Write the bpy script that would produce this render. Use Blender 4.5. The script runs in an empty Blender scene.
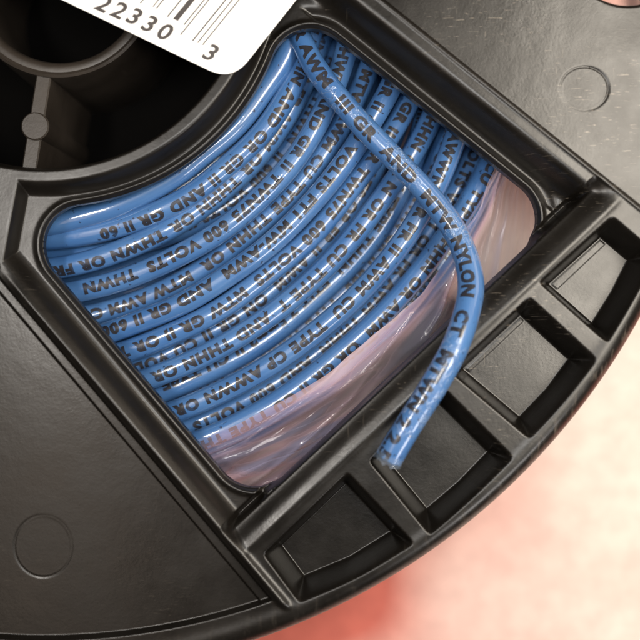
import bpy, bmesh, math, random
import numpy as np
from mathutils import Vector, Matrix, noise as mnoise

random.seed(7); np.random.seed(7)
sc = bpy.context.scene
COL = sc.collection
R_ = math.radians

# ------------------------------------------------------------------ camera
DIST = 10.0                      # 1 unit = about 11 mm; flange face lies at z = 0
cam_d = bpy.data.cameras.new('camera'); cam = bpy.data.objects.new('camera', cam_d); COL.objects.link(cam)
cam.location = (0, 0, DIST)
cam_d.lens = 18 / .32; cam_d.sensor_width = 36; cam_d.clip_end = 200; cam_d.clip_start = .1
cam_d.dof.use_dof = True; cam_d.dof.focus_distance = DIST + .45
APER = .36
cam_d.dof.aperture_fstop = (cam_d.lens / 1000) / APER
sc.camera = cam
# ------------------------------------------------------------------ world
w = bpy.data.worlds.new('World'); sc.world = w; w.use_nodes = True
w.node_tree.nodes['Background'].inputs[0].default_value = (1, .93, .86, 1)
w.node_tree.nodes['Background'].inputs[1].default_value = .04
sc.view_settings.view_transform = 'Standard'; sc.view_settings.look = 'None'
sc.view_settings.exposure = 0; sc.view_settings.gamma = 1
sc.cycles.use_denoising = True
sc.cycles.max_bounces = 8; sc.cycles.transparent_max_bounces = 16
# ------------------------------------------------------------------ lamps (ceiling lights of the shop, plus two added fills)
def area(name, loc, target, sx, sy, power, col=(1, .95, .88), roll=0):
    l = bpy.data.lights.new(name, 'AREA'); l.shape = 'RECTANGLE'; l.size = sx; l.size_y = sy
    l.energy = power; l.color = col
    o = bpy.data.objects.new(name, l); COL.objects.link(o)
    o.location = loc
    d = (Vector(target) - Vector(loc)).normalized()
    q = d.to_track_quat('-Z', 'Y')
    o.rotation_euler = (q @ Matrix.Rotation(roll, 3, 'Z').to_quaternion()).to_euler()
    return o
def down(loc, sx, sy, power, col, roll=0):
    o = area('ceiling_or_fill_lamp', loc, (loc[0], loc[1], 0), sx, sy, power, col); o.rotation_euler = (0, 0, R_(roll)); return o
down((6.9, 2.7, 11), 4.4, 10.2, 2750, (1, .91, .78))
down((.1, 1.1, 10.5), 2.0, 3.0, 520, (1, .97, .93), 45)
down((-4.9, 1.4, 10), .8, 2.6, 560, (1, .96, .9), 10)
down((-5.6, -.8, 10.4), 3.6, 12, 250, (1, .80, .64))
area('ceiling_or_fill_lamp', (7.6, -7.5, 7), (5.5, -4.5, -3), 4, 3, 560, (1, .95, .92))  # added fill that brightens the table at the lower right
area('ceiling_or_fill_lamp', (13, 11, 6), (0, 0, -1), 9, 5, 380, (1, .83, .66))  # added low warm fill that lights the slopes of the left rib

# ------------------------------------------------------------------ helpers
def W3(px, py, z=0.0):
    """point of the scene at height z that stands over the given place of the layout drawing"""
    s = (DIST - z) / DIST
    return Vector(((px - 320) / 100 * s, (320 - py) / 100 * s, z))
HX, HY = 42.0, -42.0             # axis of the spool, hundredths of a unit, y down
HUB = Vector(((HX - 320) / 100, (320 - HY) / 100, 0))

def empty(name, loc=(0, 0, 0)):
    o = bpy.data.objects.new(name, None); COL.objects.link(o); o.location = loc; return o
def tag(o, label=None, cat=None, group=None, kind=None):
    for k, v in (('label', label), ('category', cat), ('group', group), ('kind', kind)):
        if v: o[k] = v
def link(name, me, mat, parent=None, smooth=True):
    o = bpy.data.objects.new(name, me); COL.objects.link(o)
    if mat: me.materials.append(mat)
    if smooth: me.polygons.foreach_set('use_smooth', [True] * len(me.polygons))
    if parent:
        o.parent = parent
        if parent.type == 'EMPTY': o.matrix_parent_inverse = Matrix.Translation(parent.location).inverted()
    return o
def mesh_np(name, V, F):
    me = bpy.data.meshes.new(name)
    V = np.asarray(V, dtype=np.float32); F = np.asarray(F, dtype=np.int32)
    n = F.shape[1]
    me.vertices.add(len(V)); me.vertices.foreach_set('co', V.ravel())
    me.loops.add(F.size); me.loops.foreach_set('vertex_index', F.ravel())
    me.polygons.add(len(F))
    me.polygons.foreach_set('loop_start', np.arange(0, F.size, n, dtype=np.int32))
    me.update(calc_edges=True); me.validate()
    return me

# ------------------------------------------------------------------ materials
def newmat(name):
    m = bpy.data.materials.new(name); m.use_nodes = True
    nt = m.node_tree; b = nt.nodes['Principled BSDF']
    return m, nt, b
def N(nt, t, **kw):
    n = nt.nodes.new(t)
    for k, v in kw.items():
        if k in n.inputs: n.inputs[k].default_value = v
        else: setattr(n, k, v)
    return n
def ramp(nt, fac, stops):
    r = nt.nodes.new('ShaderNodeValToRGB'); e = r.color_ramp.elements
    while len(e) < len(stops): e.new(.5)
    for i, (p, c) in enumerate(stops):
        e[i].position = p; e[i].color = c if len(c) == 4 else (*c, 1)
    nt.links.new(fac, r.inputs[0]); return r

def plastic_mat(name, base=(.0048, .0039, .0030), rough=.42, scratch=1.0):
    m, nt, b = newmat(name); L = nt.links.new
    tc = N(nt, 'ShaderNodeTexCoord')
    # mottled dust
    n1 = N(nt, 'ShaderNodeTexNoise', Scale=1.1, Detail=6, Roughness=.62); L(tc.outputs['Object'], n1.inputs['Vector'])
    # fine grain
    n2 = N(nt, 'ShaderNodeTexNoise', Scale=38, Detail=3); L(tc.outputs['Object'], n2.inputs['Vector'])
    # scratches: stretched noise along a near horizontal direction
    mp = N(nt, 'ShaderNodeMapping'); mp.inputs['Scale'].default_value = (8, 66, 1); mp.inputs['Rotation'].default_value = (0, 0, R_(14))
    L(tc.outputs['Object'], mp.inputs['Vector'])
    n3 = N(nt, 'ShaderNodeTexNoise', Scale=1.0, Detail=3, Roughness=.6, Distortion=.5); L(mp.outputs[0], n3.inputs['Vector'])
    s1 = ramp(nt, n3.outputs[0], [(.62, (0, 0, 0)), (.70, (1, 1, 1))])
    mp2 = N(nt, 'ShaderNodeMapping'); mp2.inputs['Scale'].default_value = (30, 2.6, 1); mp2.inputs['Rotation'].default_value = (0, 0, R_(40))
    L(tc.outputs['Object'], mp2.inputs['Vector'])
    n4 = N(nt, 'ShaderNodeTexNoise', Scale=1.0, Detail=2); L(mp2.outputs[0], n4.inputs['Vector'])
    s2 = ramp(nt, n4.outputs[0], [(.70, (0, 0, 0)), (.75, (.7, .7, .7))])
    # where the scuffs gather
    n5 = N(nt, 'ShaderNodeTexNoise', Scale=.75, Detail=3); L(tc.outputs['Object'], n5.inputs['Vector'])
    pm = ramp(nt, n5.outputs[0], [(.47, (.03, .03, .03)), (.60, (1, 1, 1))])
    sep = N(nt, 'ShaderNodeVectorMath', operation='DOT_PRODUCT'); sep.inputs[1].default_value = (.6, .55, 0); L(tc.outputs['Object'], sep.inputs[0])
    wr = N(nt, 'ShaderNodeMapRange'); wr.inputs[1].default_value = -.8; wr.inputs[2].default_value = 2.2; wr.inputs[3].default_value = .12; wr.inputs[4].default_value = 1.0; L(sep.outputs['Value'], wr.inputs[0])
    pw = N(nt, 'ShaderNodeMath', operation='MULTIPLY'); L(pm.outputs[0], pw.inputs[0]); L(wr.outputs[0], pw.inputs[1])
    mx = N(nt, 'ShaderNodeMath', operation='MAXIMUM'); L(s1.outputs[0], mx.inputs[0]); L(s2.outputs[0], mx.inputs[1])
    mu = N(nt, 'ShaderNodeMath', operation='MULTIPLY'); L(mx.outputs[0], mu.inputs[0]); L(pw.outputs[0], mu.inputs[1])
    # rubbed outer rim
    ds = N(nt, 'ShaderNodeVectorMath', operation='DISTANCE'); ds.inputs[1].default_value = (HUB.x, HUB.y, -.1); L(tc.outputs['Object'], ds.inputs[0])
    b1 = N(nt, 'ShaderNodeMapRange', interpolation_type='SMOOTHSTEP'); b1.inputs[1].default_value = 6.86; b1.inputs[2].default_value = 6.96; L(ds.outputs['Value'], b1.inputs[0])
    n6 = N(nt, 'ShaderNodeTexNoise', Scale=1.0, Detail=5, Roughness=.7); mp6 = N(nt, 'ShaderNodeMapping'); mp6.inputs['Scale'].default_value = (14, 3, 1); mp6.inputs['Rotation'].default_value = (0, 0, R_(50)); L(tc.outputs['Object'], mp6.inputs['Vector']); L(mp6.outputs[0], n6.inputs['Vector'])
    s6 = ramp(nt, n6.outputs[0], [(.54, (0, 0, 0)), (.68, (.7, .7, .7))])
    m6 = N(nt, 'ShaderNodeMath', operation='MULTIPLY'); L(s6.outputs[0], m6.inputs[0]); L(b1.outputs[0], m6.inputs[1])
    m7 = N(nt, 'ShaderNodeMath', operation='MULTIPLY'); L(m6.outputs[0], m7.inputs[0]); L(wr.outputs[0], m7.inputs[1])
    mxx = N(nt, 'ShaderNodeMath', operation='MAXIMUM'); L(m7.outputs[0], mxx.inputs[0]); L(mu.outputs[0], mxx.inputs[1]); mu = mxx
    mu2 = N(nt, 'ShaderNodeMath', operation='MULTIPLY'); L(mu.outputs[0], mu2.inputs[0]); mu2.inputs[1].default_value = .5 * scratch
    c1 = ramp(nt, n1.outputs[0], [(.3, tuple(x * .75 for x in base)), (.75, tuple(x * 1.6 for x in base))])
    mix = N(nt, 'ShaderNodeMix', data_type='RGBA'); L(mu2.outputs[0], mix.inputs[0]); L(c1.outputs[0], mix.inputs[6]); mix.inputs[7].default_value = (.34, .29, .235, 1)
    L(mix.outputs[2], b.inputs['Base Color'])
    rr = N(nt, 'ShaderNodeMapRange'); rr.inputs[1].default_value = .3; rr.inputs[2].default_value = .75
    rr.inputs[3].default_value = rough - .07; rr.inputs[4].default_value = rough + .09
    L(n1.outputs[0], rr.inputs[0]); L(rr.outputs[0], b.inputs['Roughness'])
    ad = N(nt, 'ShaderNodeMath', operation='MULTIPLY_ADD'); L(n2.outputs[0], ad.inputs[0]); ad.inputs[1].default_value = .25; ad.inputs[2].default_value = 0
    mp3 = N(nt, 'ShaderNodeTexNoise', Scale=5, Detail=4); L(tc.outputs['Object'], mp3.inputs['Vector'])
    ad2 = N(nt, 'ShaderNodeMath', operation='MULTIPLY_ADD'); L(mp3.outputs[0], ad2.inputs[0]); ad2.inputs[1].default_value = .8; L(ad.outputs[0], ad2.inputs[2])
    bp = N(nt, 'ShaderNodeBump', Strength=.35, Distance=.01); L(ad2.outputs[0], bp.inputs['Height']); L(bp.outputs[0], b.inputs['Normal'])
    b.inputs['Specular IOR Level'].default_value = .5
    return m

def wire_mat(name='blue_nylon_jacket', crease=False):
    m, nt, b = newmat(name); L = nt.links.new
    tc = N(nt, 'ShaderNodeTexCoord')
    n1 = N(nt, 'ShaderNodeTexNoise', Scale=2.2, Detail=4); L(tc.outputs['Object'], n1.inputs['Vector'])
    c = ramp(nt, n1.outputs[0], [(.3, (.038, .116, .300)), (.7, (.062, .155, .345))])
    # tiny black ink flecks
    n2 = N(nt, 'ShaderNodeTexNoise', Scale=17, Detail=2); L(tc.outputs['Object'], n2.inputs['Vector'])
    s = ramp(nt, n2.outputs[0], [(.70, (0, 0, 0)), (.725, (.85, .85, .85))])
    mix = N(nt, 'ShaderNodeMix', data_type='RGBA'); L(s.outputs[0], mix.inputs[0]); L(c.outputs[0], mix.inputs[6]); mix.inputs[7].default_value = (.01, .012, .03, 1)
    L(mix.outputs[2], b.inputs['Base Color'])
    n3 = N(nt, 'ShaderNodeTexNoise', Scale=9, Detail=4); L(tc.outputs['Object'], n3.inputs['Vector'])
    bp = N(nt, 'ShaderNodeBump', Strength=.10, Distance=.02); L(n3.outputs[0], bp.inputs['Height']); L(bp.outputs[0], b.inputs['Normal'])
    if crease:
        n7 = N(nt, 'ShaderNodeTexNoise', Scale=7, Detail=3, Distortion=1.2); L(tc.outputs['Object'], n7.inputs['Vector'])
        su = N(nt, 'ShaderNodeMath', operation='SUBTRACT'); L(n7.outputs[0], su.inputs[0]); su.inputs[1].default_value = .5
        ab = N(nt, 'ShaderNodeMath', operation='ABSOLUTE'); L(su.outputs[0], ab.inputs[0])
        mr = N(nt, 'ShaderNodeMapRange', interpolation_type='SMOOTHSTEP'); mr.inputs[1].default_value = 0; mr.inputs[2].default_value = .05; mr.inputs[3].default_value = 1; mr.inputs[4].default_value = 0; L(ab.outputs[0], mr.inputs[0])
        n8 = N(nt, 'ShaderNodeTexNoise', Scale=1.5, Detail=1); L(tc.outputs['Object'], n8.inputs['Vector'])
        r8 = ramp(nt, n8.outputs[0], [(.52, (0, 0, 0)), (.64, (1, 1, 1))])
        mu = N(nt, 'ShaderNodeMath', operation='MULTIPLY'); L(mr.outputs[0], mu.inputs[0]); L(r8.outputs[0], mu.inputs[1])
        b2 = N(nt, 'ShaderNodeBump', Strength=.5, Distance=.02); L(mu.outputs[0], b2.inputs['Height']); L(bp.outputs[0], b2.inputs['Normal']); bp = b2
        wm = N(nt, 'ShaderNodeMath', operation='MULTIPLY'); L(mu.outputs[0], wm.inputs[0]); wm.inputs[1].default_value = .22
        mw = N(nt, 'ShaderNodeMix', data_type='RGBA'); L(wm.outputs[0], mw.inputs[0]); L(mix.outputs[2], mw.inputs[6]); mw.inputs[7].default_value = (.55, .62, .72, 1); L(mw.outputs[2], b.inputs['Base Color'])
        L(bp.outputs[0], b.inputs['Normal'])
    b.inputs['Roughness'].default_value = .34
    b.inputs['Coat Weight'].default_value = .9; b.inputs['Coat Roughness'].default_value = .045
    L(bp.outputs[0], b.inputs['Coat Normal'])
    b.inputs['Subsurface Weight'].default_value = 0
    return m

def ink_mat():
    m, nt, b = newmat('worn_black_ink'); L = nt.links.new
    tc = N(nt, 'ShaderNodeTexCoord')
    n = N(nt, 'ShaderNodeTexNoise', Scale=16, Detail=3, Roughness=.6); L(tc.outputs['Object'], n.inputs['Vector'])
    n_b = N(nt, 'ShaderNodeTexNoise', Scale=2.0, Detail=2); L(tc.outputs['Object'], n_b.inputs['Vector'])
    ad = N(nt, 'ShaderNodeMath', operation='MULTIPLY_ADD'); L(n_b.outputs[0], ad.inputs[0]); ad.inputs[1].default_value = .5; L(n.outputs[0], ad.inputs[2])
    a = ramp(nt, ad.outputs[0], [(.72, (.97, .97, .97)), (1.0, (.45, .45, .45))])
    L(a.outputs[0], b.inputs['Alpha'])
    b.inputs['Base Color'].default_value = (.014, .014, .020, 1)
    b.inputs['Roughness'].default_value = .5
    b.inputs['Coat Weight'].default_value = .6; b.inputs['Coat Roughness'].default_value = .10
    return m

def film_mat():
    m, nt, b = newmat('clear_plastic_film'); L = nt.links.new
    uv = N(nt, 'ShaderNodeUVMap'); uv.uv_map = 'UVMap'
    def lines(scale, rot, sc_, lo, dist):
        mp = N(nt, 'ShaderNodeMapping'); mp.inputs['Scale'].default_value = scale; mp.inputs['Rotation'].default_value = (0, 0, R_(rot))
        L(uv.outputs[0], mp.inputs['Vector'])
        n = N(nt, 'ShaderNodeTexNoise', Scale=sc_, Detail=1.5, Distortion=dist); L(mp.outputs[0], n.inputs['Vector'])
        su = N(nt, 'ShaderNodeMath', operation='SUBTRACT'); L(n.outputs[0], su.inputs[0]); su.inputs[1].default_value = .5
        ab = N(nt, 'ShaderNodeMath', operation='ABSOLUTE'); L(su.outputs[0], ab.inputs[0])
        mr = N(nt, 'ShaderNodeMapRange', interpolation_type='SMOOTHSTEP'); mr.inputs[1].default_value = 0; mr.inputs[2].default_value = lo; mr.inputs[3].default_value = 1; mr.inputs[4].default_value = 0
        L(ab.outputs[0], mr.inputs[0]); return n, mr
    nA, lA = lines((.5, 2.6, 1), 16, 1.3, .018, .35)
    nB, lB = lines((.5, 3.4, 1), -5, 1.5, .014, .5)
    nC, lC = lines((.3, 2.2, 1), 3, 1.2, .2, .2)
    mx = N(nt, 'ShaderNodeMath', operation='MAXIMUM'); L(lA.outputs[0], mx.inputs[0]); L(lB.outputs[0], mx.inputs[1])
    al = N(nt, 'ShaderNodeMath', operation='MULTIPLY_ADD'); L(mx.outputs[0], al.inputs[0]); al.inputs[1].default_value = .05
    bs = ramp(nt, nC.outputs[0], [(.38, (.09, .09, .09)), (.62, (.40, .40, .40))]); L(bs.outputs[0], al.inputs[2])
    L(al.outputs[0], b.inputs['Alpha'])
    col = ramp(nt, nB.outputs[0], [(.40, (.46, .42, .62)), (.54, (.84, .56, .66)), (.64, (.96, .72, .78))])
    L(col.outputs[0], b.inputs['Base Color'])
    b.inputs['Roughness'].default_value = .12
    b.inputs['Coat Weight'].default_value = 1; b.inputs['Coat Roughness'].default_value = .05
    hs = N(nt, 'ShaderNodeMath', operation='MULTIPLY_ADD'); L(nA.outputs[0], hs.inputs[0]); hs.inputs[1].default_value = 1.2; L(mx.outputs[0], hs.inputs[2])
    bp = N(nt, 'ShaderNodeBump', Strength=.18, Distance=.03); L(hs.outputs[0], bp.inputs['Height']); L(bp.outputs[0], b.inputs['Normal']); L(bp.outputs[0], b.inputs['Coat Normal'])
    return m

def table_mat():
    m, nt, b = newmat('mottled_pink_surface'); L = nt.links.new
    tc = N(nt, 'ShaderNodeTexCoord')
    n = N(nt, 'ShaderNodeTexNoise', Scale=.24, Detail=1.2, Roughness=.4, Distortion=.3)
    mp = N(nt, 'ShaderNodeMapping'); mp.inputs['Location'].default_value = (-27.23, 2.1904, -3.3186)  # mottle shifted so its cream stands in for the overlit right side
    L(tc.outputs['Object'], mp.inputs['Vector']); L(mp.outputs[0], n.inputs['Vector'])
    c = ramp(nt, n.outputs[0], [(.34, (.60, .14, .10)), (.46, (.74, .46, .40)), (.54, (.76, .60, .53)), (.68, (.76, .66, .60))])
    n2 = N(nt, 'ShaderNodeTexNoise', Scale=3, Detail=4); L(tc.outputs['Object'], n2.inputs['Vector'])
    c2 = ramp(nt, n2.outputs[0], [(.35, (.88, .86, .86)), (.65, (1, 1, 1))])
    mx = N(nt, 'ShaderNodeMix', data_type='RGBA', blend_type='MULTIPLY'); mx.inputs[0].default_value = 1
    L(c.outputs[0], mx.inputs[6]); L(c2.outputs[0], mx.inputs[7]); L(mx.outputs[2], b.inputs['Base Color'])
    b.inputs['Roughness'].default_value = .6
    return m
def plain(name, col, rough=.5, metal=0):
    m, nt, b = newmat(name); b.inputs['Base Color'].default_value = (*col, 1); b.inputs['Roughness'].default_value = rough; b.inputs['Metallic'].default_value = metal
    return m
M_PL = plastic_mat('black_moulded_plastic', rough=.33)
M_HUB = plastic_mat('black_hub_plastic', (.024, .019, .015), .45, .4)
M_DARK = plain('shade_black_plastic', (.0025, .0022, .002), .9)  # near-black base paints in the shade of the hub well
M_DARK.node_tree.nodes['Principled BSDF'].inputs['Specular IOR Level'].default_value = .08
M_WIRE = wire_mat(); M_CREASE = wire_mat('creased_blue_jacket', True); M_INK = ink_mat(); M_FILM = film_mat()

# ------------------------------------------------------------------ setting
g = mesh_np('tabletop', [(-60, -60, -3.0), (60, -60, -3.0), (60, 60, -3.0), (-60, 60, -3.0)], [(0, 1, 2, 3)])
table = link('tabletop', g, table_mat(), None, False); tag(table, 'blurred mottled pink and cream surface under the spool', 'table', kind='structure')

# ------------------------------------------------------------------ spool
spool = empty('cable_spool', (HUB.x, HUB.y, -3.0))
tag(spool, 'scuffed black moulded plastic spool with ribbed flange around the blue wire', 'cable spool')

def sdf_poly(P, X, Y):
    P = np.asarray(P, float); n = len(P)
    d = np.full(X.shape, 1e9); inside = np.zeros(X.shape, bool)
    for i in range(n):
        ax, ay = P[i]; bx, by = P[(i + 1) % n]
        ex, ey = bx - ax, by - ay; L2 = ex * ex + ey * ey
        if L2 < 1e-9: continue
        wx, wy = X - ax, Y - ay
        t = np.clip((wx * ex + wy * ey) / L2, 0, 1)
        d = np.minimum(d, (wx - ex * t) ** 2 + (wy - ey * t) ** 2)
        if ay != by:
            cond = ((ay > Y) != (by > Y)) & (X < (bx - ax) * (Y - ay) / (by - ay) + ax)
            inside ^= cond
    d = np.sqrt(d); return np.where(inside, -d, d)
def clip_half(P, n, c):          # keep n.p <= c
    out = []
    for i in range(len(P)):
        a, b = P[i], P[(i + 1) % len(P)]
        da, db = n[0] * a[0] + n[1] * a[1] - c, n[0] * b[0] + n[1] * b[1] - c
        if da <= 0: out.append(a)
        if (da < 0 < db) or (db < 0 < da):
            t = da / (da - db); out.append((a[0] + (b[0] - a[0]) * t, a[1] + (b[1] - a[1]) * t))
    return out
nL = (-.764, .645); cL = nL[0] * 57 + nL[1] * 288
nO = (.686, .728);  cO = nO[0] * 400 + nO[1] * 369
nR = (.627, -.779); cR = nR[0] * 377 + nR[1] * 62
def window_poly(ins, rin):       # outline of the opening, moved inwards
    P = [(HX + rin * math.cos(a), HY + rin * math.sin(a)) for a in np.linspace(R_(-5), R_(112), 60)]
    P += [(HX + 760 * math.cos(a), HY + 760 * math.sin(a)) for a in np.linspace(R_(112), R_(-5), 30)]
    P = clip_half(P, nL, cL - ins - 4); P = clip_half(P, nO, cO - ins); P = clip_half(P, nR, cR - ins)
    return P
RW = 42
WIN = window_poly(RW, 246 + RW)
def floorpt(x, y, k=1.042): return (320 + (x - 320) * k, 320 + (y - 320) * k)
POCKETS = [[(601, 236), (638, 268), (660, 275), (628, 345), (593, 324), (548, 284)],
           [(521, 314), (570, 359), (548, 390), (520, 418), (462, 369)],
           [(433, 402), (489, 452), (464, 480), (430, 513), (398, 478), (384, 450)],
           [(346, 483), (392, 532), (350, 557), (304, 577), (284, 545)]]
POCKETS = [[(601, 236), (629, 260), (613, 292), (593, 324), (548, 284)],
           [(521, 314), (570, 359), (547, 390), (520, 418), (462, 369)],
           [(440, 403), (489, 452), (459, 483), (427, 510), (383, 456)],
           [(346, 483), (392, 532), (350, 558), (304, 577), (281, 546)]]
POCKETS = [[floorpt(*p) for p in q] for q in POCKETS]

def S(a):
    a = np.clip(a, 0, 1); return a * a * a * (a * (6 * a - 15) + 10)
def canon(X, Y):
    dx, dy = X - HX, Y - HY
    th = np.degrees(np.arctan2(dy, dx))
    k = np.round((th - 46) / 120)
    a = np.radians(-120 * k)
    return HX + dx * np.cos(a) - dy * np.sin(a), HY + dx * np.sin(a) + dy * np.cos(a)
def fields(X, Y):
    r2 = np.hypot(X - HX + 14, Y - HY - 20) + 6            # outer rim, turned slightly off the axis of the ribs
    X, Y = canon(X, Y)
    r = np.hypot(X - HX, Y - HY)
    win = sdf_poly(WIN, X, Y) - RW
    hole = np.hypot(X - 629, Y + 56) - 60.5
    solid = np.minimum(np.minimum(win, 712 - r2), np.minimum(r - 208, hole))
    return X, Y, r, win, hole, solid
def height(X, Y):
    r2 = np.hypot(X - HX + 14, Y - HY - 20) + 6
    X, Y, r, win, hole, solid = fields(X, Y)
    dL = nL[0] * X + nL[1] * Y - cL; dO = nO[0] * X + nO[1] * Y - cO; dR = nR[0] * X + nR[1] * Y - cR
    nV = (-.983, -.182); cV = nV[0] * 15 + nV[1] * 186; dV = nV[0] * X + nV[1] * Y - cV
    # recess round the opening
    a = np.minimum.reduce([(28 - dL) / 22, (4 - dO) / 9, (41 - dR) / 30, (r - 221) / 17, (0 - dV) / 11])
    z = -(.19 + .08 * S((-dL - 10) / 200)) * S(a)
    # gentle rounded lip at the edge of the opening and a shallow gutter behind it
    z = z + .035 * np.exp(-((win - 4.5) / 3.2) ** 2) * (a > .3)
    z = z - .05 * np.exp(-((win - 14) / 6) ** 2) * S((dR + 2) / 6) * (a > .4) * (r > 250)
    z = z - .02 * S((3.5 - win) / 3.5)
    # panels: two steps beyond the left rib, a crease beyond the right one
    inner = S((684 - r) / 5) * S((r - 228) / 8)
    z = z - inner * (.06 * S((dL - 36) / 3.5) + .025 * S((dL - 47) / 2.5)) * (dV < 30)
    pr = S((dR - 52) / 2.5)
    z = z - inner * .022 * pr + .012 * np.exp(-((dR - 50) / 1.6) ** 2) * inner
    pan = (inner > .5) & ((dL > 50) | (dR > 56))
    # moulding circles pressed in the panels
    for cx, cy, rx in ((585, 88, 24), (41, 548, 29)):
        q = np.hypot(X - cx, (Y - cy) * (1.1 if cx > 300 else .93))
        amp = np.clip(.5 + (X - Y - cx + cy) / 60, 0, 1) if cx > 300 else np.clip(.4 - (X - Y - cx + cy) / 90, 0, .6)
        z = z - (.002 + .009 * amp) * np.exp(-((q - rx) / 1.1) ** 2) - .0035 * S((rx - q) / 3)
    # pockets between the cross ribs
    for i, P in enumerate(POCKETS):
        cxp, cyp = np.mean([p[0] for p in P]), np.mean([p[1] for p in P]); acc = 0; dm = np.full(X.shape, -1e9)
        for k in range(len(P)):
            ax, ay = P[k]; bx, by = P[(k + 1) % len(P)]; L2 = math.hypot(bx - ax, by - ay)
            nx, ny = (by - ay) / L2, -(bx - ax) / L2
            if nx * (cxp - ax) + ny * (cyp - ay) > 0: nx, ny = -nx, -ny
            q = nx * (X - ax) + ny * (Y - ay); dm = np.maximum(dm, q); acc = acc + np.clip(q, 0, 60) ** 6
        d = np.where(dm > 0, acc ** (1 / 6), dm)
        t = np.clip((d + 1) / 14.5, 0, 1)
        zz = -.46 * (1 - np.sin(t * math.pi / 2) ** 1.7)
        if i < 2: zz = zz + .005 * S((57 - dO) / 1.4) * S(-(d + 2) / 2)   # narrow ledge by the inner rib
        z = z + zz
    # raised bead along the inner rib of the pockets
    edge_ = S((34 - dL) / 16) * S((56 - dR) / 24)
    zb = (.012 * np.exp(-((dO - 27) / 4) ** 2) - .10 * S((27 - dO) / 30) * (1 - np.clip((-2 - dO) / 6, 0, 1))) * edge_
    zb = zb + .045 * np.exp(-((dL - 30) / 4.5) ** 2) * S((r - 300) / 60) * S((700 - r) / 14) * (dV < 0)
    z = z + zb 
    # barrel rim and outer rim roundings
    z = z - .10 * S((214 - r) / 7) - .05 * (1 - S((r - 208) / 3))
    t = np.clip((r2 - 696) / 16, 0, 1); z = z - .30 * (1 - np.sqrt(np.clip(1 - t * t, 0, 1)))
    z = z + .015 * np.exp(-((r2 - 692) / 7) ** 2)
    z = z - .02 * S((3 - hole) / 3)
    return z

def axis(lo, hi, a, b, h):
    mid = np.arange(a, b, h); out = []
    x, s = a, h
    while x > lo: s = min(s * 1.06, 6); x -= s; out.append(x)
    left = out[::-1]; out = []; x, s = mid[-1], h
    while x < hi: s = min(s * 1.06, 6); x += s; out.append(x)
    return np.concatenate([left, mid, out])
gx = axis(HX - 742, HX + 742, -8, 650, .85); gy = axis(HY - 742, HY + 742, -8, 650, .85)
GX, GY = np.meshgrid(gx, gy, indexing='ij')
so = fields(GX, GY)[5]
keepv = so >= 0
fk = keepv[:-1, :-1] | keepv[1:, :-1] | keepv[:-1, 1:] | keepv[1:, 1:]
used = np.zeros_like(keepv)
used[:-1, :-1] |= fk; used[1:, :-1] |= fk; used[:-1, 1:] |= fk; used[1:, 1:] |= fk
snap = used & ~keepv
sx, sy = GX[snap], GY[snap]
for _ in range(3):
    e = .3
    s0 = fields(sx, sy)[5]; gxx = (fields(sx + e, sy)[5] - fields(sx - e, sy)[5]) / (2 * e); gyy = (fields(sx, sy + e)[5] - fields(sx, sy - e)[5]) / (2 * e)
    q = np.maximum(gxx ** 2 + gyy ** 2, .3)
    sx = sx - s0 * gxx / q; sy = sy - s0 * gyy / q
GX[snap] = sx; GY[snap] = sy
ux, uy = GX[used], GY[used]
uz = height(ux, uy)
idx = -np.ones(GX.shape, np.int64); idx[used] = np.arange(used.sum())
F = np.stack([idx[:-1, :-1][fk], idx[:-1, 1:][fk], idx[1:, 1:][fk], idx[1:, :-1][fk]], 1)
V = np.stack([(ux - 320) / 100, (320 - uy) / 100, uz], 1)
# walls under every edge of the sheet
E = np.concatenate([F[:, [0, 1]], F[:, [1, 2]], F[:, [2, 3]], F[:, [3, 0]]])
key = np.sort(E, 1); code = key[:, 0] * (len(V) + 1) + key[:, 1]
u_, ix, cnt = np.unique(code, return_index=True, return_counts=True)
BE = E[ix[cnt == 1]]
bv = np.unique(BE); remap = -np.ones(len(V), np.int64); remap[bv] = len(V) + np.arange(len(bv))
low = V[bv].copy(); wb = np.abs(fields(low[:, 0] * 100 + 320, 320 - low[:, 1] * 100)[3]) < 3
low[:, 2] = np.where(wb, low[:, 2] - .11, -.44)
rb = np.hypot(low[:, 0] - HUB.x, low[:, 1] - HUB.y)
V = np.concatenate([V, low])
F2 = np.stack([BE[:, 1], BE[:, 0], remap[BE[:, 0]], remap[BE[:, 1]]], 1)
me = mesh_np('flange', V, np.concatenate([F, F2]))
flange = link('flange', me, M_PL, spool)
# sharp where the walls drop
me.set_sharp_from_angle(angle=R_(55))

# revolved parts round the axis
def lathe(name, prof, mat, seg=160, parent=spool, closed=True):
    V, F = [], []; n = len(prof)
    for i in range(seg):
        a = 2 * math.pi * i / seg
        for r, z in prof: V.append((HUB.x + r * math.cos(a), HUB.y + r * math.sin(a), z))
    for i in range(seg):
        j = (i + 1) % seg
        for k in range(n if closed else n - 1):
            l = (k + 1) % n; F.append((i * n + k, j * n + k, j * n + l, i * n + l))
    o = link(name, mesh_np(name, V, F), mat, parent); o.data.set_sharp_from_angle(angle=R_(40)); return o
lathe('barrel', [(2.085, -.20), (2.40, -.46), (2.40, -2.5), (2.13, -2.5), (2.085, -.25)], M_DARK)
lathe('bore_tube', [(.885, -.66), (.905, -.625), (.945, -.61), (.99, -.62), (1.02, -.60), (1.045, -.62), (1.05, -.68), (1.05, -2.5), (.86, -2.5), (.87, -.70)], M_HUB, 120)
lathe('hub_shade_plate', [(.01, -2.40), (2.12, -2.40), (2.12, -2.48), (.01, -2.48)], M_DARK, 64)  # added plate that closes the well and bore to keep them black
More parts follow.
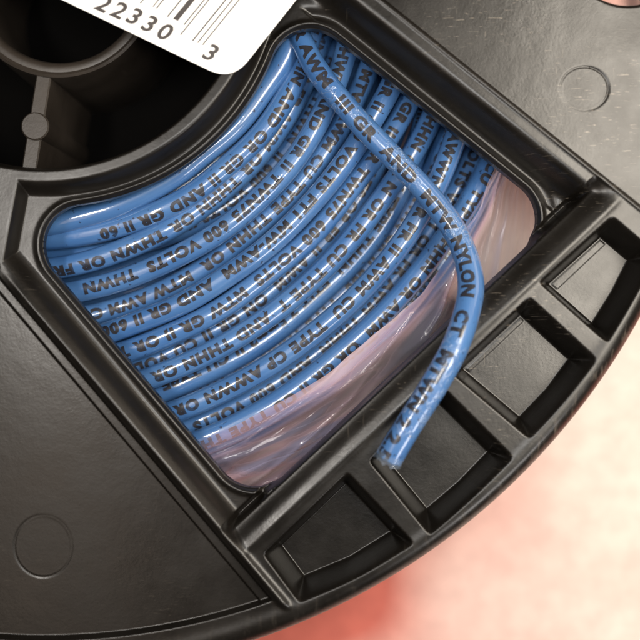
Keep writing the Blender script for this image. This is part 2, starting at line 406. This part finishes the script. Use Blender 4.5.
# spokes between bore tube and barrel
def spoke(ang):
    d = Vector((math.cos(ang), math.sin(ang), 0)); s = Vector((-d.y, d.x, 0)); bm = bmesh.new()
    rows = []
    for r in np.linspace(1.03, 2.11, 9):
        w = .080
        row = [bm.verts.new(Vector((HUB.x, HUB.y, 0)) + d * r + s * o + Vector((0, 0, z))) for o, z in ((-w - .03, -2.5), (-w, -.66), (-w + .015, -.645), (w - .015, -.645), (w, -.66), (w + .03, -2.5))]
        rows.append(row)
    for a, b in zip(rows, rows[1:]):
        for k in range(5): bm.faces.new((a[k], a[k + 1], b[k + 1], b[k]))
    me = bpy.data.meshes.new('spoke'); bm.to_mesh(me); bm.free()
    o = link('spoke', me, M_HUB, spool, False)
    bm = bmesh.new(); c = Vector((HUB.x, HUB.y, 0)) + d * 1.58
    prof = [(.0, -.615), (.135, -.615), (.15, -.63), (.155, -2.5)]; seg = 40; rings = []
    for r, z in prof[1:]:
        rings.append([bm.verts.new(c + Vector((r * math.cos(2 * math.pi * i / seg), r * math.sin(2 * math.pi * i / seg), z))) for i in range(seg)])
    bm.faces.new(rings[0])
    for a, b in zip(rings, rings[1:]):
        for i in range(seg): bm.faces.new((a[i], b[i], b[(i + 1) % seg], a[(i + 1) % seg]))
    me = bpy.data.meshes.new('boss'); bm.to_mesh(me); bm.free()
    link('boss', me, M_HUB, o, False)
for k in range(3):
    spoke(-R_(99) + k * R_(120))
# rear flange: rim, inner ring and three arms, open between them
def rear():
    X = np.linspace(-7.1, 7.1, 240)
    V, F = [], []
    nr, na = 60, 360
    rs = np.linspace(.86, 7.05, nr)
    for z in (-2.5, -2.62):
        for r in rs:
            for a in range(na):
                t = 2 * math.pi * a / na; V.append((HUB.x + r * math.cos(t), HUB.y + r * math.sin(t), z))
    base = nr * na
    def solid(i, a):
        r = (rs[i] + rs[min(i + 1, nr - 1)]) / 2
        ang = (math.degrees(-2 * math.pi * (a + .5) / na) % 120)
        d = abs(((ang - 0.5) + 60) % 120 - 60)
        return not (r > 2.6 and r < 6.85 and d < 37) and not (1.05 < r < 2.13 and d > 8 and False)
    for i in range(nr - 1):
        for a in range(na):
            if not solid(i, a): continue
            b = (a + 1) % na
            p = [i * na + a, i * na + b, (i + 1) * na + b, (i + 1) * na + a]
            F.append(p[::-1]); F.append([q + base for q in p])
            for (di, da, e0, e1) in ((-1, 0, p[0], p[1]), (1, 0, p[3], p[2]), (0, -1, p[0], p[3]), (0, 1, p[1], p[2])):
                ii = i + di
                if ii < 0 or ii >= nr - 1 or not solid(ii, (a + da) % na): F.append([e0, e1, e1 + base, e0 + base])
    me = mesh_np('rear_flange', V, F)
    link('rear_flange', me, M_PL, spool, False)
rear()

# ------------------------------------------------------------------ barcode sticker on the hub
label_z = .035
def label_part(name, polys, z0, z1, mat, parent):
    bm = bmesh.new()
    for P in polys:
        top = [bm.verts.new(Vector(((x - 320) / 100, (320 - y) / 100, z1))) for x, y in P]
        bot = [bm.verts.new(Vector(((x - 320) / 100, (320 - y) / 100, z0))) for x, y in P]
        f = bm.faces.new(top); n = len(P)
        for i in range(n): bm.faces.new((top[i], bot[i], bot[(i + 1) % n], top[(i + 1) % n]))
    bmesh.ops.recalc_face_normals(bm, faces=bm.faces)
    me = bpy.data.meshes.new(name); bm.to_mesh(me); bm.free(); return link(name, me, mat, parent, False)
mL, nt, b = newmat('white_gloss_paper'); b.inputs['Base Color'].default_value = (.93, .92, .90, 1); b.inputs['Roughness'].default_value = .4
M_BAR = plain('brown_black_print', (.045, .038, .036), .5)
lu = np.array((.902, .432)); lv = np.array((.62, -.785)); l0 = np.array((59.0, -1.0))
def LP(u, v): p = l0 + lu * u + lv * v; return (p[0], p[1])
# rounded outline
def rounded(corners, rad):
    out = []; n = len(corners)
    for i in range(n):
        p = Vector(corners[i]); a = (Vector(corners[i - 1]) - p).normalized(); c = (Vector(corners[(i + 1) % n]) - p).normalized()
        A, B = p + a * rad, p + c * rad
        for t in np.linspace(0, 1, 12):
            q = A * (1 - t) ** 2 + p * 2 * t * (1 - t) + B * t * t; out.append((q.x, q.y))
    return out
lab = label_part('label_sticker', [rounded([LP(-190, 0), LP(192, 0), LP(192, 240), LP(-190, 240)], 26)], .022, label_z, mL, spool)
# bars: (u of centre, width, v of the lower end)
bars = []
BD = np.array((.628, -.778))
for bx, by, wd in ((203, 46, 1.3), (198, 44, 1.3), (193, 42, 1.5), (181, 36, 1.3), (184.5, 26, 1.3), (176, 21, 5.4), (168, 18, 1.4), (157, 9.5, 1.3), (153.5, 8, 1.2), (141, 4.5, 1.3), (134, 0.5, 3.6), (127, -3, 1.3), (118, -7, 3), (110, -11, 1.3), (104, -14, 4), (95, -18, 1.4), (88, -21, 2.6), (80, -25, 1.3)):
    a = np.array((bx, by)); e = a + BD * 150; s = lu * wd / 2
    bars.append([tuple(a - s), tuple(e - s), tuple(e + s), tuple(a + s)])
label_part('barcode', bars, label_z, label_z + .003, M_BAR, lab)
def text_mesh(txt, size, offset=0.0, spacing=1.0, res=3):
    c = bpy.data.curves.new('t', 'FONT'); c.body = txt; c.size = size; c.offset = offset; c.space_character = spacing; c.resolution_u = res
    o = bpy.data.objects.new('t', c); COL.objects.link(o)
    bpy.context.view_layer.update()
    dg = bpy.context.evaluated_depsgraph_get()
    me = bpy.data.meshes.new_from_object(o.evaluated_get(dg))
    bpy.data.objects.remove(o); bpy.data.curves.remove(c); return me
lab['label'] = 'white barcode sticker with a rounded corner'
def digits():
    bm = bmesh.new()
    for ch, cx, cy in (('2', 105, 5), ('2', 120.5, 11.5), ('3', 135.5, 17.5), ('3', 150.5, 25), ('0', 166, 33), ('3', 211.5, 53.5)):
        me = text_mesh(ch, .245, .006)
        xs = [v.co.x for v in me.vertices]; ys = [v.co.y for v in me.vertices]
        mx, my = (min(xs) + max(xs)) / 2, (min(ys) + max(ys)) / 2
        for v in me.vertices:
            a, b_ = (v.co.x - mx) * 100 * 1.05, (v.co.y - my) * 100
            px = cx + lu[0] * a + BD[0] * b_; py = cy + lu[1] * a + BD[1] * b_
            v.co = ((px - 320) / 100, (320 - py) / 100, label_z + .003)
        bm.from_mesh(me); bpy.data.meshes.remove(me)
    me = bpy.data.meshes.new('digits'); bm.to_mesh(me); bm.free(); link('digits', me, M_BAR, lab, False)
digits()

# ------------------------------------------------------------------ the wire
wire = empty('electrical_wire', (HUB.x, HUB.y, -2.4))
tag(wire, 'glossy blue insulated wire with black lettering wound on the black spool', 'wire')
RWIRE = .122
def make_tube(name, C, radius, mat, parent, closed, seg=20, caps=True):
    C = np.asarray(C, float); n = len(C)
    if closed: T = np.roll(C, -1, 0) - np.roll(C, 1, 0)
    else: T = np.gradient(C, axis=0)
    T /= np.linalg.norm(T, axis=1)[:, None]
    B = np.stack([-T[:, 1], T[:, 0], np.zeros(n)], 1); B /= np.linalg.norm(B, axis=1)[:, None]
    U = np.cross(T, B); U *= np.sign(U[:, 2:3])
    rad = radius if np.ndim(radius) else np.full(n, radius)
    ph = np.linspace(0, 2 * math.pi, seg, endpoint=False)
    V = C[:, None, :] + rad[:, None, None] * (np.cos(ph)[None, :, None] * U[:, None, :] + np.sin(ph)[None, :, None] * B[:, None, :])
    V = V.reshape(-1, 3); F = []
    m = n if closed else n - 1
    i = np.arange(m)[:, None]; k = np.arange(seg)[None, :]
    i2 = (i + 1) % n; k2 = (k + 1) % seg
    F = np.stack([(i * seg + k + 0 * k2), (i * seg + k2), (i2 * seg + k2), (i2 * seg + k)], -1).reshape(-1, 4)
    return link(name, mesh_np(name, V, F), mat, parent), (C, T, B, U, rad)
def wrap_text(txt, frame, s0, phi0, parent, size=.158, spacing=1.19, xs=1.10, closed=False, lift=.0022, drift=0.0):
    C, T, B, U, rad = frame
    me = text_mesh(txt, size, .0105, spacing, 3)
    bm = bmesh.new(); bm.from_mesh(me); bpy.data.meshes.remove(me)
    for y in np.arange(-.06, .2, .016):
        bmesh.ops.bisect_plane(bm, geom=bm.verts[:] + bm.edges[:] + bm.faces[:], plane_co=(0, y, 0), plane_no=(0, 1, 0), dist=1e-5)
    seg = np.linalg.norm(np.diff(C, axis=0), axis=1); s = np.concatenate([[0], np.cumsum(seg)])
    P = np.array([v.co[:] for v in bm.verts])
    ss = np.clip(s0 + P[:, 0] * xs, 0, s[-1]); R0 = rad.mean()
    ph = (P[:, 1] - .35 * size) / R0 + phi0 + drift * P[:, 0]
    f = lambda A: np.stack([np.interp(ss, s, A[:, i]) for i in range(3)], 1)
    c, bb, uu = f(C), f(B), f(U); rr = np.interp(ss, s, rad) + lift
    Q = c + rr[:, None] * (np.cos(ph)[:, None] * uu + np.sin(ph)[:, None] * bb)
    for v, q in zip(bm.verts, Q): v.co = q
    me = bpy.data.meshes.new('printed_lettering'); bm.to_mesh(me); bm.free()
    return link('printed_lettering', me, M_INK, parent)

TH = [88, 72, 52, 35, 20]
TURNS = [  # radii (drawing units) at those angles, height bias, lettering, start angle, roll
    ([267, 258, 254, 258, 262], .00, None, 0, 0),
    ([281, 279, 279, 280, 280], .00, 'TYPE THHN AND OR GR II AND GR II 600 VOLTS', 8, .25),
    ([312, 302, 295, 291, 289], -.02, 'MM OR FR AWM OR THHN OR THWN OR FR', 15, .10),
    ([296, 300, 310, 311, 309], -.22, 'AND THWN  II 600 VOLTS II TWN', 20, .1),
    ([338, 330, 325, 322, 318], .00, 'THWN AND GR II TWN75 600 VOLTS', 15, -.1),
    ([364, 355, 344, 343, 345], -.05, 'MTW AWM CU TYPE THHN OR', 20, .05),
    ([390, 374, 366, 364, 371], .00, 'AND GR II 600 VOLTS FT1 MW-AWM', 12, -.15),
    ([410, 398, 387, 385, 396], -.03, 'MTW GR II OR TWN75 600 VOLTS', 15, .1),
    ([427, 416, 402, 396, 382], -.14, 'ON GR II CU VOLTS OR FR II AWM', 14, -.2),
    ([443, 432, 421, 416, 422], -.02, 'AND THHN OR N OR FR CU TYPE T', 15, 0),
    ([460, 450, 440, 431, 410], -.12, 'ETIT 7.5mm2 II CU TYPE THHN', 14, -.25),
    ([480, 473, 463, 457, 450], .00, 'TYPE CP AWWN OR FR II AWM CU', 14, -.2),
    ([500, 492, 480, 475, 474], -.06, 'AND 600 VOLTS VW-1 OR FR AWM THHN', 14, -.15),
    ([514, 508, 496, 491, 494], -.04, 'OR GR II CU TYPE THHN OR AWM', 16, .15),
    # deeper turns seen between the others
    ([268, 270, 268, 268, 272], -.34, None, 0, 0),
    ([325, 318, 340, 338, 332], -.46, None, 0, 0),
    ([352, 344, 362, 356, 350], -.46, None, 0, 0),
    ([377, 365, 383, 376, 368], -.46, None, 0, 0),
    ([402, 388, 408, 400, 392], -.46, None, 0, 0),
    ([450, 428, 428, 424, 414], -.46, None, 0, 0),
    ([470, 462, 452, 449, 442], -.34, 'TYPE THHN OR THWN GR II 600', 14, .1),
    ([494, 483, 474, 468, 460], -.46, None, 0, 0),
    ([520, 514, 505, 500, 494], -.28, 'THHN OR THWN GR II', 16, 0),
    ([288, 292, 288, 296, 300], -.44, None, 0, 0),
    ([432, 408, 445, 440, 430], -.5, None, 0, 0),
    ([512, 500, 488, 482, 476], -.52, None, 0, 0),
    ([526, 520, 512, 507, 502], -.52, None, 0, 0),
]
ZC = -.665
NA = 480
ang = np.arange(NA) * 360 / NA          # drawing angle, clockwise from +x
def rad_of(vals, a):
    xs = [20, 35, 52, 72, 88]; ys = vals[::-1]
    m = np.mean(ys)
    xs2 = np.array([-120] + xs + [215]); ys2 = np.array([m] + list(ys) + [m])
    a2 = ((a + 120) % 360) - 120
    xs3 = np.append(xs2, 240); ys3 = np.append(ys2, m)
    r = np.interp(a2, xs3, ys3)
    k = 27; pad = np.concatenate([r[-k:], r, r[:k]]); ker = np.hanning(k * 2 // 3); ker /= ker.sum()
    return np.convolve(pad, ker, 'same')[k:-k]
RR = np.array([rad_of(t[0], ang) for t in TURNS])
rng = np.random.RandomState(3)
for i in range(len(TURNS)):
    for h in (3, 5, 8, 13, 21): RR[i] += rng.uniform(-.9, .9) * (1 if h < 10 else .6) * np.sin(np.radians(ang) * h + rng.uniform(0, 6))
ZZ = np.array([np.full(NA, ZC + t[1]) + sum(rng.uniform(-.012, .012) * np.sin(np.radians(ang) * h + rng.uniform(0, 6)) for h in (2, 5, 9)) for t in TURNS])
for it in range(80):
    s = (DIST - ZZ) / DIST
    Rw = RR / 100 * s
    for i in range(len(TURNS)):
        for j in range(i + 1, len(TURNS)):
            dr = Rw[i] - Rw[j]; dz = ZZ[i] - ZZ[j]
            need = np.sqrt(np.clip((2 * RWIRE * .97) ** 2 - dr ** 2, 0, None))
            up_i = (TURNS[i][1] >= TURNS[j][1])
            gap = dz if up_i else -dz
            push = np.clip(need - gap, 0, None) * .5
            if up_i: ZZ[j] -= push
            else: ZZ[i] -= push
ZZ = np.minimum(ZZ, ZC + .02)
for i in range(len(TURNS)):
    pad = np.concatenate([ZZ[i][-20:], ZZ[i], ZZ[i][:20]]); ker = np.hanning(17); ker /= ker.sum()
    ZZ[i] = np.convolve(pad, ker, 'same')[20:-20]
    # the turns dip a little where the loose end leaves the coil
hubs = Vector((HX, HY))
for i, (vals, zb, txt, a0, roll) in enumerate(TURNS):
    pts = [W3(HX + RR[i][k] * math.cos(math.radians(ang[k])), HY + RR[i][k] * math.sin(math.radians(ang[k])), ZZ[i][k]) for k in range(NA)]
    o, fr = make_tube('wire_turn', [p[:] for p in pts], RWIRE, M_WIRE, wire, True)
    if txt:
        C = fr[0]; k0 = int(a0 / 360 * NA)
        roll_ = lambda A: np.roll(A, -k0, axis=0) if np.ndim(A) > 1 else np.roll(A, -k0)
        # only the stretch from a0 on; fit the lettering so that it runs to about 92 degrees
        fr2 = tuple(roll_(A) for A in fr)
        span = RR[i].mean() / 100 * 1.06 * R_(97 - a0)
        base = .150 * len(txt)
        reps = txt
        while .150 * len(reps) < span: reps = reps + '  ' + txt
        n = int(span / .131); reps = reps[:n].rstrip()
        wrap_text(reps, fr2, 0, roll, o, drift=rng.uniform(-.10, .10))

# loose end that leaves the coil and lies over the flange
LE = [(284, 8, -.86), (292, 24, -.70), (302, 41, -.56), (312, 62, -.46), (327, 84, -.39), (343, 103, -.36), (362, 125, -.36), (388, 152, -.35), (417, 182, -.34), (434, 202, -.33),
      (452, 226, -.30), (465, 254, -.24), (471, 282, -.14), (468, 308, -.02), (456, 345, .13), (436, 382, .16), (412, 420, .145), (399, 441, .13), (389, 458, .10)]
def catmull(P, n):
    P = np.asarray(P, float); Q = np.vstack([2 * P[0] - P[1], P, 2 * P[-1] - P[-2]]); out = []
    for i in range(1, len(Q) - 2):
        for t in np.linspace(0, 1, n, endpoint=False):
            out.append(.5 * (2 * Q[i] + (Q[i + 1] - Q[i - 1]) * t + (2 * Q[i - 1] - 5 * Q[i] + 4 * Q[i + 1] - Q[i + 2]) * t * t + (3 * Q[i] - Q[i - 1] - 3 * Q[i + 1] + Q[i + 2]) * t ** 3))
    out.append(P[-1]); return np.array(out)
LC = catmull([W3(*p)[:] for p in LE], 14)
for _ in range(10): LC[1:-1] = .25 * LC[:-2] + .5 * LC[1:-1] + .25 * LC[2:]
LR = RWIRE * (1 + .13 * np.clip((np.linspace(0, 1, len(LC)) - .45) / .3, 0, 1) + .015 * np.sin(np.linspace(0, 40, len(LC))))
loose, lfr = make_tube('loose_end', LC, LR, M_CREASE, wire, False, 28)
wrap_text('OR AWM  III GR  AND  MTW NYLON  CT  MTWN 2 2.5 GR', lfr, .33, .05, loose, .178, 1.15, drift=-.14)
loose['label'] = 'creased free end of the wire crossing the coil and the flange rib'
# cut end: annular insulation face and copper conductor
c, t = Vector(LC[-1]), Vector(lfr[1][-1]); 
def disc_ring(name, r0, r1, z0, z1, mat, parent, seg=28, jag=0):
    bm = bmesh.new(); q = Vector((0, 0, 1)).rotation_difference(t); rings = []
    for r, z in ((r0, z0), (r1, z1)):
        rings.append([bm.verts.new(c + q @ Vector((r * math.cos(2 * math.pi * i / seg), r * math.sin(2 * math.pi * i / seg), z + jag * random.uniform(-1, 1)))) for i in range(seg)])
    for i in range(seg): bm.faces.new((rings[0][i], rings[0][(i + 1) % seg], rings[1][(i + 1) % seg], rings[1][i]))
    if r1 < .08: bm.faces.new(rings[1])
    me = bpy.data.meshes.new(name); bm.to_mesh(me); bm.free(); return link(name, me, mat, parent, False)
disc_ring('cut_face', .1375, .085, -.004, .03, M_CREASE, loose, 28, .014)
disc_ring('conductor', .080, .062, -.01, .055, plain('dull_copper', (.22, .15, .11), .4, 1), loose)
mN, nt, b = newmat('torn_clear_skin'); b.inputs['Base Color'].default_value = (.25, .33, .45, 1); b.inputs['Alpha'].default_value = .2; b.inputs['Roughness'].default_value = .08
disc_ring('nylon_skin', .139, .150, -.07, .045, mN, loose, 34, .018)

# ------------------------------------------------------------------ plastic film round the coil
def film():
    nu, nv = 520, 110
    V, UV = [], []
    for i in range(nu):
        a = 5 + (102 - 5) * i / (nu - 1)
        ar = math.radians(a)
        edge = 504 + 5 * mnoise.noise(Vector((a * .11, 3, 0))) + 1.5 * mnoise.noise(Vector((a * .35, 9, 0))) + 8 * max(0, (a - 66) / 22) + (-6) * max(0, (36 - a) / 16)
        for j in range(nv):
            v = j / (nv - 1); r = edge + v * (float(np.interp(a, [20, 23.5, 31, 36, 45], [515, 532, 569, 605, 650])) - edge)
            # height profile: hugs the outermost turn, then hangs down beyond it
            z = -.515 - .05 * (1 - math.exp(-v * 30)) - 1.25 * max(0, v - .08) ** 1.25
            p = Vector((a * .085, v * 3.2, 0))
            dg = Vector((p.x * .45 + p.y * .25, p.y * 1.9 - p.x * .45, 0))
            w1 = mnoise.noise(dg * .8); w2 = 1 - 2.6 * abs(mnoise.noise(dg * 1.3 + Vector((5, 1, 0)))); w3 = mnoise.noise(Vector((p.x * 1.5, p.y * 4, 4)))
            vo = mnoise.voronoi(Vector((p.x * .95 + p.y * .3, p.y * 2.0 - p.x * .35 + w1 * .3, 2)) * 1.25)[0][0]
            ridge = 1 - abs(mnoise.noise(dg * 1.0 + Vector((11, 7, 0)))) * 2.4
            amp = min(1, v * 7 + .06)
            z += amp * (.085 * w1 + .13 * (vo - .35) + .006 * w3 + .05 * max(0, ridge) ** 3)
            z = min(z, -.475)
            q = W3(HX + r * math.cos(ar), HY + r * math.sin(ar), z); V.append(q[:])
            UV.append((a * .085, v * 1.6))
    I = np.arange((nu - 1) * nv).reshape(nu - 1, nv)[:, :-1].ravel()
    F = np.stack([I, I + 1, I + nv + 1, I + nv], 1)
    me = mesh_np('plastic_wrap', V, F)
    uvl = me.uv_layers.new(name='UVMap'); li = np.zeros(len(me.loops), np.int32); me.loops.foreach_get('vertex_index', li)
    uvl.data.foreach_set('uv', np.asarray(UV, np.float32)[li].ravel())
    o = link('plastic_wrap', me, M_FILM); tag(o, 'crinkled clear plastic film around the outer edge of the blue coil', 'plastic wrap')
film()
